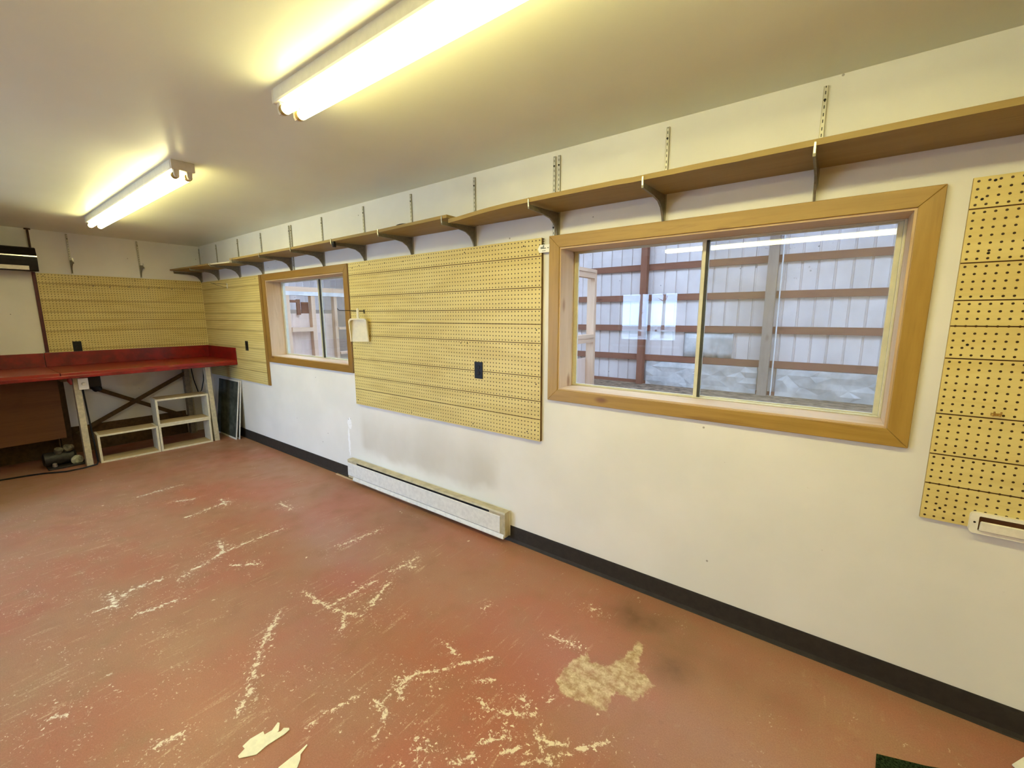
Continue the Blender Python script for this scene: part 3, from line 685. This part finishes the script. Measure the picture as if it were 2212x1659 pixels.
r = thing('price_tag', 'small white printed tag with green print on the top right corner of the middle pegboard', 'tag', (5.356, -.024, 1.890))
m = MB(); m.prism([(.010, 0, 0), (.079, 0, 0), (.080, 0, .044), (.014, 0, .044), (0, 0, .022)], (0, .0025, 0)); m.build('card', 'paper_white', r, .0006)
m = MB()
for a, b_, c, d in ((.036, .033, .044, .039), (.020, .027, .044, .031), (.020, .0215, .056, .0255), (.066, .022, .075, .026), (.030, .008, .054, .0105)): m.box((a, -.0006, b_), (c, 0, d))
m.build('print', 'print_green', r)
r = thing('wire_clip', 'crumpled wire clip at the top right corner of the middle pegboard', 'clip', (5.386, -.012, 1.948))
m = MB(); pts = [(.004 + .007 * math.sin(k * 1.9), -.004 + .004 * math.cos(k * 2.3), .022 - k * .004) for k in range(11)]; m.tube(pts, .0022, 6); m.build('wire', 'bracket_steel', r, 0, True)

r = thing('wall_holder', 'white plastic slotted holder screwed to the bottom of the right pegboard', 'holder', (7.236, -.012, .752))
Wf, Hf = .40, .078
def rrect(x0, x1, z0, z1, rad, y):
    out = []
    for cx, cz, a0 in ((x1 - rad, z1 - rad, 0), (x0 + rad, z1 - rad, 90), (x0 + rad, z0 + rad, 180), (x1 - rad, z0 + rad, 270)):
        for k in range(6): a = math.radians(a0 + 18 * k); out.append((cx + rad * math.cos(a), y, cz + rad * math.sin(a)))
    return out
m = MB(); oo = rrect(0, Wf, 0, Hf, .014, -.016); ii = rrect(.022, Wf - .022, .012, Hf - .012, .004, -.016)
ob = [(p[0], 0, p[2]) for p in oo]; ib = [(p[0], -.003, p[2]) for p in ii]
for k in range(len(oo)):
    q = (k + 1) % len(oo); m.quad([oo[k], oo[q], ii[q], ii[k]]); m.quad([oo[k], oo[q], ob[q], ob[k]]); m.quad([ii[k], ii[q], ib[q], ib[k]])
m.build('frame', 'white_plastic', r)
m = MB(); m.box((.022, -.003, .012), (Wf - .022, -.001, Hf - .012)); m.build('recess', 'brown_panel', r)
m = MB(); m.prism([(.026, -.010, .012), (.026, -.026, .016), (.026, -.030, .050), (.026, -.024, .052), (.026, -.014, .046)], (Wf - .052, 0, 0)); m.build('flap', 'white_plastic', r, .002)
m = MB(); m.tube([(.012, -.0155, .042), (.012, -.0175, .042)], .0034, 10); m.build('screw', 'black_metal', r)

# ------------------------------------------------------------------ workbench
r = thing('workbench', 'red painted workbench built along the end wall', 'workbench', (0, 0, 0))
YL = -3.4
m = MB(); m.box((.002, -1.535, .955), (.905, -.026, .994)); m.build('bench_top', 'bench_top', r, .003)
m = MB(); m.box((.002, YL, .957), (.905, -1.540, .996)); m.build('bench_top', 'bench_top', r, .003)
m = MB(); m.box((.895, YL, .937), (.916, -.016, .968)); m.build('front_lip', 'red_paint', r, .004)
m = MB(); m.box((.0145, -1.535, .994), (.033, -.026, 1.146)); m.build('backsplash', 'red_paint', r, .002)
m = MB(); m.box((.002, YL, .996), (.033, -1.540, 1.143)); m.build('backsplash', 'red_paint', r, .002)
m = MB(); m.box((.014, -.026, .945), (.905, -.0145, 1.145)); lab(m.build('side_splash', 'red_paint', r, .002), 'short splash board on the window wall')
m = MB(); m.box((.665, -1.442, 0), (.745, -1.392, .955)); m.build('leg', 'leg_white', r, .002)
m = MB(); m.bar((.735, -.276, .002), (.735, -.296, .955), .05, .08, (1, 0, 0)); m.build('leg', 'leg_white', r, .002)
m = MB(); m.box((.03, -.352, 0), (.12, -.300, .955)); m.build('leg', 'leg_grey', r, .002)
m = MB(); m.box((.02, -.292, 0), (.06, -.268, .955)); m.build('leg', 'leg_white', r, .002)
m = MB(); m.box((.03, -1.53, 0), (.12, -1.44, .955)); m.build('leg', 'dark_brace', r, .002)
m = MB(); m.bar((.095, -1.40, .232), (.095, -.34, .803), .045, .018, (1, 0, 0)); m.build('diagonal_brace', 'dark_brace', r)
m = MB(); m.bar((.072, -1.30, .78), (.072, -.36, .22), .045, .018, (1, 0, 0)); m.build('diagonal_brace', 'dark_brace', r)
m = MB(); m.box((.06, -1.53, .90), (.80, -1.45, .955)); m.build('cross_rail', 'dark_brace', r)
m = MB(); m.tube([(.80, -1.470, .955), (.80, -1.470, .90), (.80, -1.462, .865)], [.020, .018, .009], 12); lab(m.build('peg', 'red_paint', r, 0, True), 'small red peg under the front edge')
m = MB(); m.box((.006, YL + .05, 0), (.024, -1.54, .955)); m.build('shade_board', 'dark_brace', r)  # dark sheet painting in the black shade behind the lower panel
m = MB(); m.box((.004, -1.43, 0), (.018, -.36, .30)); m.build('shade_board', 'dark_brace', r)  # dark strip standing for the shade seen through the crates
m = MB(); m.box((.30, YL + .05, .27), (.42, -1.515, .955)); lab(m.build('lower_panel', 'brown_panel', r), 'dark brown panel hung under the bench')
r = thing('dimmer_switch', 'white square switch box with a round knob on the bench leg', 'switch', (.746, -1.374, .802))
m = MB(); m.box((0, -.037, 0), (.032, .037, .115)); m.build('box', 'paper_white', r, .003)
m = MB(); m.tube([(.032, .002, .058), (.052, .002, .058)], [.017, .014], 16); m.build('knob', 'white_plastic', r, 0, True)
r = thing('junction_box', 'black box hanging under the bench right of the white leg', 'box', (.60, -1.30, .742))
m = MB(); m.box((-.06, -.075, .06), (.06, .075, .21)); m.build('body', 'black_metal', r, .006)
m = MB(); m.tube([(0, .02, .075), (0, .05, .03), (0, .055, .01)], [.035, .04, .03], 12); m.build('lower_housing', 'black_plastic', r, 0, True)

m = MB(); m.tube([(.60, -2.4, .008), (.62, -2.02, .008), (.655, -1.85, .008), (.70, -1.74, .008), (.80, -1.60, .008), (.80, -1.48, .008), (.765, -1.37, .008), (.74, -1.355, .03), (.72, -1.362, .30), (.70, -1.37, .60), (.69, -1.375, .82)], .0075, 8)
tag(m.build('black_cable', 'black_plastic', None, 0, True), 'black cable trailing across the floor in front of the bench', 'cable')
m = MB(); m.tube([(.06, -.262, .93), (.05, -.24, .70), (.05, -.20, .50), (.05, -.165, .55), (.05, -.13, .68), (.05, -.11, .93)], .006, 8)
tag(m.build('hanging_cable', 'black_plastic', None, 0, True), 'dark cable looping against the end wall under the bench corner', 'cable')
r = thing('motor', 'greasy motor with pale cover standing on the floor behind the bench leg', 'motor', (.50, -1.56, 0))
m = MB(); m.box((-.12, -.14, 0), (.12, .14, .02)); m.build('base', 'motor_dark', r, .004)
m = MB(); m.tube([(0, -.16, .09), (0, -.15, .09), (0, .06, .09), (0, .08, .09)], [.05, .07, .07, .05], 18); m.build('body', 'motor_dark', r, 0, True)
m = MB(); m.tube([(.06, .07, .055), (.085, .075, .055), (.10, .08, .055)], [.045, .05, .03], 16); m.build('cover', 'pale_plastic', r, 0, True)
m = MB(); m.tube([(.0, .02, .15), (.03, .03, .185), (.05, .06, .20)], [.03, .045, .02], 14); m.tube([(.03, -.05, .15), (.05, -.04, .19)], [.03, .035], 12); m.build('pump_head', 'motor_grey', r, 0, True)
m = MB(); m.tube([(.09, -.09, .03), (.10, -.09, .06)], [.02, .016], 10); m.build('foot_bolt', 'galvanized', r, 0, True)

# open cube crates
def crate(label, loc, w_, h_, d_, rz, topmat='cream_paint'):
    r = thing('open_crate', label, 'crate', loc, rz, 'cream open-fronted crates under the bench'); t = .020
    def p(nm, a, b_, mats): m = MB(); m.box(a, b_); return m.build(nm, mats, r, .0015)
    # local: x back to front (front at 0), y along, z up
    p('side_panel', (-d_, 0, 0), (0, t, h_), 'cream_paint'); p('side_panel', (-d_, w_ - t, 0), (0, w_, h_), 'cream_paint')
    p('bottom_panel', (-d_ + .0, t, 0), (-.001, w_ - t, t), 'worn_top'); tp = p('top_panel', (-d_, t, h_ - t), (-.001, w_ - t, h_), topmat)
    p('front_edge', (-.001, t, 0), (.0005, w_ - t, t), 'cream_paint'); p('front_edge', (-.001, t, h_ - t), (.0005, w_ - t, h_), 'cream_paint')
    return r
rzc = math.radians(-2.6)
def cl(s): return (.728 + .052 * s, -1.333 + s * 1.0, 0)   # along the row front
crate('left cream open crate on the floor beside the white bench leg', (.729, -1.333, 0), .502, .302, .235, rzc, 'worn_top')
crate('right cream open crate on the floor with another on top', (.753, -.826, 0), .502, .300, .235, rzc)
crate('top cream open crate, stacked on the right one', (.753, -.828, .3015), .508, .302, .235, rzc, 'worn_top')

# window screens leaning on the wall
def screen(label, y0, y1, x0, x1, h):
    r = thing('window_screen', label, 'screen', (0, y0, 0), 0, 'window screens leaning beside the bench')
    r.rotation_euler = (-math.atan2(y1 - y0, h), 0, 0); L = math.hypot(h, y1 - y0); f = .02; t = .009
    m = MB(); m.box((x0, 0, 0), (x0 + f, t, L)); m.box((x1 - f, 0, 0), (x1, t, L)); m.box((x0 + f, 0, 0), (x1 - f, t, f)); m.box((x0 + f, 0, L - f), (x1 - f, t, L)); m.build('frame', 'screen_frame', r, .001)
    m = MB(); m.box((x0 + f, .003, f), (x1 - f, .0055, L - f)); m.build('screen_mesh', 'mesh_screen', r)
screen('front one of two dark window screens leaning on the wall by the bench', -.125, -.027, .27, .925, .738)
screen('rear one of two window screens, white frame edge showing behind', -.094, -.012, .28, .938, .736)

# ------------------------------------------------------------------ hood and pipe at far left
r = thing('range_hood', 'dark metal hood with chrome strip on the end wall, cut off at the left edge', 'hood', (0, 0, 0))
prof = [(.001, 2.236), (.20, 2.222), (.232, 2.212), (.262, 2.135), (.268, 2.092), (.262, 2.05), (.25, 1.990), (.235, 1.984), (.001, 1.998)]
m = MB(); m.prism([(x, -2.25, z) for x, z in prof], (0, .762, 0)); m.build('hood_body', 'black_metal', r, .003)
m = MB(); m.box((.256, -2.24, 2.124), (.268, -1.487, 2.136)); m.build('chrome_strip', 'chrome', r, .001)
m = MB(); m.prism([(.2535, -2.22, 1.995), (.2605, -2.22, 2.034), (.2650, -2.22, 2.034), (.258, -2.22, 1.995)], (0, .667, 0)); m.build('light_lens', 'lens_white', r)
r = thing('conduit_pipe', 'thin rusty pipe from the ceiling down to the dark hood', 'pipe', (.03, -1.500, 0))
m = MB(); m.tube([(0, 0, 2.236), (0, 0, H)], .009, 10); m.build('pipe', 'rust_pipe', r, 0, True)
m = MB(); m.tube([(0, 0, H - .012), (0, 0, H - .001)], .024, 14); m.build('ceiling_flange', 'rust_pipe', r)

# ------------------------------------------------------------------ scraps and mats on the floor
def flat(name, label, cat, pts, t, mat, z=.0015, curl=.0):
    m = MB(); m.prism([(x, y, z) for x, y in pts], (0, 0, t)); return tag(m.build(name, mat, None), label, cat)
flat('torn_scrap', 'larger pale torn scrap with a forked end lying on the floor', 'scrap', [(5.238, -1.735), (5.229, -1.71), (5.213, -1.711), (5.206, -1.683), (5.214, -1.641), (5.231, -1.644), (5.236, -1.62), (5.221, -1.592), (5.229, -1.589), (5.257, -1.605), (5.26, -1.613), (5.266, -1.602), (5.262, -1.589), (5.278, -1.577), (5.286, -1.58), (5.288, -1.601), (5.28, -1.656), (5.284, -1.694), (5.266, -1.716), (5.249, -1.736)], .0025, 'scrap')
flat('torn_scrap', 'smaller pointed pale scrap on the floor at the bottom edge', 'scrap', [(5.392, -1.667), (5.393, -1.63), (5.395, -1.599), (5.392, -1.569), (5.397, -1.569), (5.408, -1.6), (5.426, -1.61), (5.443, -1.629), (5.46, -1.66), (5.45, -1.70), (5.41, -1.70)], .0025, 'scrap')
flat('floor_mat', 'dark green mat corner on the floor at the bottom edge', 'mat', [(7.037, -.39), (7.03, -.46), (7.03, -.95), (7.60, -.90), (7.56, -.15), (7.17, -.342)], .006, 'mat_green')
flat('paper_sheet', 'white sheet on the floor in the bottom right corner', 'paper', [(7.405, -.165), (7.452, -.095), (7.75, -.13), (7.72, -.33), (7.50, -.30)], .004, 'paper_white', .008)

# ------------------------------------------------------------------ barn beyond the windows
YB = 6.7
def ribbed(name, a0, a1, z0, z1, fn, mat):
    m = MB(); pts = []; s = .2286; x = a0
    while x < a1:
        pts += [(x, 0), (x + .006, -.022), (x + .030, -.022), (x + .036, 0)]; x += s
    for p, q in zip(pts[:-1], pts[1:]): m.quad([fn(p[0], p[1], z0), fn(q[0], q[1], z0), fn(q[0], q[1], z1), fn(p[0], p[1], z1)])
    return struct(m.build(name, mat))
ribbed('wall_outer', -7, 13.5, -.1, 4.4, lambda a, d, z: (a, YB - d + .0, z), 'ribbed_metal')
ribbed('wall_far', .2, YB, -.1, 4.4, lambda a, d, z: (-7 + d * -1, a, z), 'ribbed_metal')
w = MB().box((-7, .21, -.1), (13.5, YB, .10)); struct(w.build('floor_barn', 'dirt'))
w = MB(); wall_with_holes(w, .2, YB + .1, -.1, 4.4, [(1.2, 3.6, .1, 2.4)], lambda a, z, t: (13.5 + .05 * t, a, z)); struct(w.build('wall_baffle_end', 'ribbed_metal'))  # unseen end wall added to cut daylight entering the barn
w = MB(); w.box((-7, .16, 2.6), (13.5, .205, 4.4)); w.box((-7, .16, -.1), (-.15, .205, 2.6)); w.box((X1 + .15, .16, -.1), (13.5, .205, 2.6)); struct(w.build('wall_baffle_upper', 'barn_grey_x'))  # unseen walls added to shut out sky light above and beside the shop
# unseen barn roof added to hold back the sky, gaps sized for brightness
w = MB()
ROOF_GAPS = [(0.9, 1.95), (3.1, 4.2)]
ys = [.0] + [q for bnd in ROOF_GAPS for q in bnd] + [YB + .3]
for k in range(0, len(ys), 2): w.box((-7.2, ys[k], 4.4), (13.7, ys[k + 1], 4.45))
for xx in np.arange(-7.0, 13.7, 2.3): w.box((xx - .3, .0, 4.38), (xx + .3, YB + .3, 4.4))
struct(w.build('roof', 'ribbed_metal'))
w = MB().box((-.15, -4.5, 2.60), (X1 + .15, .21, 2.75)); struct(w.build('roof_shop', 'barn_grey_x'))
GZ = [.10, .655, 1.262, 1.880, 2.490, 3.10, 3.72]
GL = ['bottom wood girt along the foot of the metal barn wall', 'lowest raised wood girt on the metal barn wall', 'second raised wood girt up the metal barn wall', 'third raised wood girt up the metal barn wall', 'top wood girt seen through the large window', 'girt above the window view on the barn wall', 'highest girt under the barn roof']
for z, l in zip(GZ, GL):
    m = MB(); m.box((-7, YB - .062, z - .062), (13.5, YB - .022, z + .062)); tag(m.build('wall_girt', 'barn_red_x', None), l, 'girt', 'wood girts on the barn wall')
PX = [(5.865, .15, 'barn_grey_z', 'thick wood post seen through the right pane of the large window'), (3.617, .125, 'barn_red_z', 'wood post seen through the left pane of the large window'), (8.15, .17, 'barn_grey_z', 'wood post on the barn wall hidden right of the large window'), (1.2, .15, 'barn_red_z', 'wood post on the barn wall left of the tall frame'), (-1.15, .15, 'barn_red_z', 'wood post at the far part of the barn wall')]
for x, wd, mt, l in PX:
    m = MB(); m.box((x - wd / 2, YB - .20, .05), (x + wd / 2, YB - .064, 4.38)); tag(m.build('barn_post', mt, None), l, 'post', 'posts on the barn wall')
m = MB(); m.tube([(5.865 + .13, YB - .09, .05), (5.865 + .13, YB - .09, 4.3)], .013, 10); tag(m.build('downpipe', 'screen_frame', None, 0, True), 'pale pipe running up beside the thick barn post', 'pipe')
# crumpled sheeting along the foot of the wall, tucked under the lowest raised girt
def foil(name, label, x0, x1, z0, z1, y, seed, amp, nx, nz, folds=False):
    rnd = np.random.RandomState(seed); A = rnd.rand(nz + 1, nx + 1)
    if folds: A = np.tile(rnd.rand(1, nx + 1), (nz + 1, 1)) * (.25 + .75 * np.linspace(1, 0, nz + 1)[:, None]) + .06 * A
    A[-1] *= .2
    v = []; f = []
    for j in range(nz + 1):
        for i in range(nx + 1):
            dx = 0 if i in (0, nx) or folds else rnd.uniform(-.35, .35) * (x1 - x0) / nx
            v.append((x0 + (x1 - x0) * i / nx + dx, y - A[j, i] * amp, z0 + (z1 - z0) * j / nz))
    for j in range(nz):
        for i in range(nx):
            a = j * (nx + 1) + i
            f += [(a, a + 1, a + nx + 2), (a, a + nx + 2, a + nx + 1)] if (i + j) % 2 else [(a, a + 1, a + nx + 1), (a + 1, a + nx + 2, a + nx + 1)]
    me = bpy.data.meshes.new(name); me.from_pydata(v, [], f); me.materials.append(M['foil'])
    if folds: me.polygons.foreach_set('use_smooth', [True] * len(f))
    o = bpy.data.objects.new(name, me); COL.objects.link(o); sm = o.modifiers.new('thick', 'SOLIDIFY'); sm.thickness = .002; tag(o, label, 'sheeting')
foil('metal_skirt', 'crumpled metal sheet along the foot of the barn wall, right of the thick post', 6.06, 8.05, .08, .585, YB - .070, 1, .032, 13, 5)
foil('metal_skirt', 'crumpled metal sheet along the foot of the barn wall between the two posts', 3.72, 5.76, .08, .585, YB - .070, 2, .032, 13, 5)
foil('plastic_sheet', 'shiny plastic sheet hanging on the barn wall behind the window divider', 4.45, 5.32, .72, 1.19, YB - .03, 5, .06, 22, 4, True)
# timber frame seen at the left of the large window
r = thing('timber_frame', 'fresh timber stall frame at the left of the large window view', 'frame', (0, 0, 0))
m = MB(); m.box((2.84, 5.575, .05), (3.0, 5.66, 2.40)); m.build('post', 'barn_fresh_z', r)
m = MB(); m.box((2.96, 3.2, 2.335), (3.02, 5.575, 2.40)); m.build('top_rail', 'barn_fresh_y', r)
m = MB(); m.box((2.90, 3.2, 2.235), (3.0, 5.575, 2.333)); m.build('top_rail', 'barn_fresh_y', r)
m = MB(); m.box((2.90, 3.2, 1.09), (3.02, 5.575, 1.16)); m.build('middle_rail', 'barn_fresh_y', r)
m = MB(); m.box((2.94, 3.2, 1.0), (3.0, 5.575, 1.088)); m.build('middle_rail', 'barn_fresh_y', r)
m = MB(); m.box((2.80, 3.2, .05), (2.835, 5.84, .68)); m.build('lower_panel', 'plywood', r)
m = MB(); m.box((2.84, 3.2, .05), (3.0, 3.3, 2.40)); m.build('post', 'barn_fresh_z', r)
# stud partition seen through the small window
r = thing('stud_partition', 'plywood and stud partition seen through the small window', 'partition', (0, 0, 0))
for ya, yb in ((.50, .55), (1.08, 1.13), (1.475, 1.54), (1.87, 1.92), (2.40, 2.45)):
    m = MB(); m.box((-.09, ya, .05), (0, yb, 1.85)); m.build('stud', 'barn_fresh_z', r)
m = MB(); m.box((-.10, .2, 1.85), (.012, 3.0, 1.912)); m.build('header', 'white_lumber', r)
m = MB(); m.box((-.14, .2, 1.914), (-.01, 3.0, 1.985)); m.build('top_beam', 'barn_fresh_y', r)
m = MB(); m.box((-.06, 1.13, 1.285), (.03, 1.475, 1.35)); m.build('rail', 'barn_fresh_y', r)
m = MB(); m.box((-.06, 1.92, 1.30), (.03, 2.40, 1.34)); m.build('rail', 'barn_fresh_y', r)
m = MB(); m.box((-.06, 1.92, .88), (.03, 2.40, .92)); m.build('rail', 'barn_fresh_y', r)
m = MB(); m.box((-.115, .2, .05), (-.095, 1.92, 1.57)); m.build('plywood_panel', 'plywood', r)
m = MB(); m.box((-.115, 1.36, 1.572), (-.095, 1.475, 1.75)); m.build('upper_panel', 'barn_red_z', r)
m = MB(); m.box((-.09, 1.27, 1.55), (-.05, 1.32, 1.79)); m.build('short_stud', 'barn_red_z', r)
m = MB(); m.box((-.09, 1.13, 1.74), (-.05, 1.27, 1.78)); m.build('short_rail', 'barn_red_y', r)
r = thing('storage_bin', 'low brown bin wall behind the stud partition', 'bin', (-2.2, 0, 0))
m = MB(); m.box((-.05, .4, .05), (0, 5.0, 1.66)); m.build('bin_board', 'barn_grey_y', r)

# ------------------------------------------------------------------ outdoors on the other side, mirrored in the large pane
w = MB().box((-40, -60, -.30), (60, Y1 - .2, -.12)); struct(w.build('ground', 'snowy_ground'))
random.seed(11)
for k in range(16):
    x = -18 + k * 2.1 + random.uniform(-.6, .6); y = -24 - random.uniform(0, 8)
    r = thing('bare_tree', 'bare tree in the woods mirrored in the large pane', 'tree', (x, y, -.12), 0, 'bare trees outside')
    m = MB(); h = random.uniform(5, 8); m.tube([(0, 0, 0), (.05, 0, h * .5), (0, .05, h)], [.14, .09, .02], 7); m.build('trunk', 'bark', r)
    m = MB()
    for j in range(16):
        z = h * random.uniform(.2, .95); a = random.uniform(0, 6.28); l = random.uniform(.5, 1.6) * (1.1 - z / h)
        m.tube([(0, 0, z), (l * math.cos(a), l * math.sin(a), z + l * .6)], [.035, .008], 5)
    m.build('branches', 'bark', r)
r = thing('flagpole', 'flagpole with a red and white flag mirrored in the large pane', 'flag', (3.2, -14, -.12))
m = MB(); m.tube([(0, 0, 0), (0, 0, 4.6)], .03, 8); m.build('pole', 'paper_white', r)
m = MB()
for k in range(7): m.box((.03, -.01, 2.4 + k * .11), (.45, .01, 2.4 + k * .11 + .11), k % 2)
m.build('flag', ['flag_red', 'flag_white'], r)
m = MB(); m.box((-12, -18.05, .75), (16, -18, .83)); m.box((-12, -18.05, .35), (16, -18, .43))
for k in range(15): m.box((-12 + k * 2, -18.1, -.12), (-11.9 + k * 2, -18.0, .95))
tag(m.build('rail_fence', 'paper_white', None), 'white rail fence outside mirrored in the large pane', 'fence')
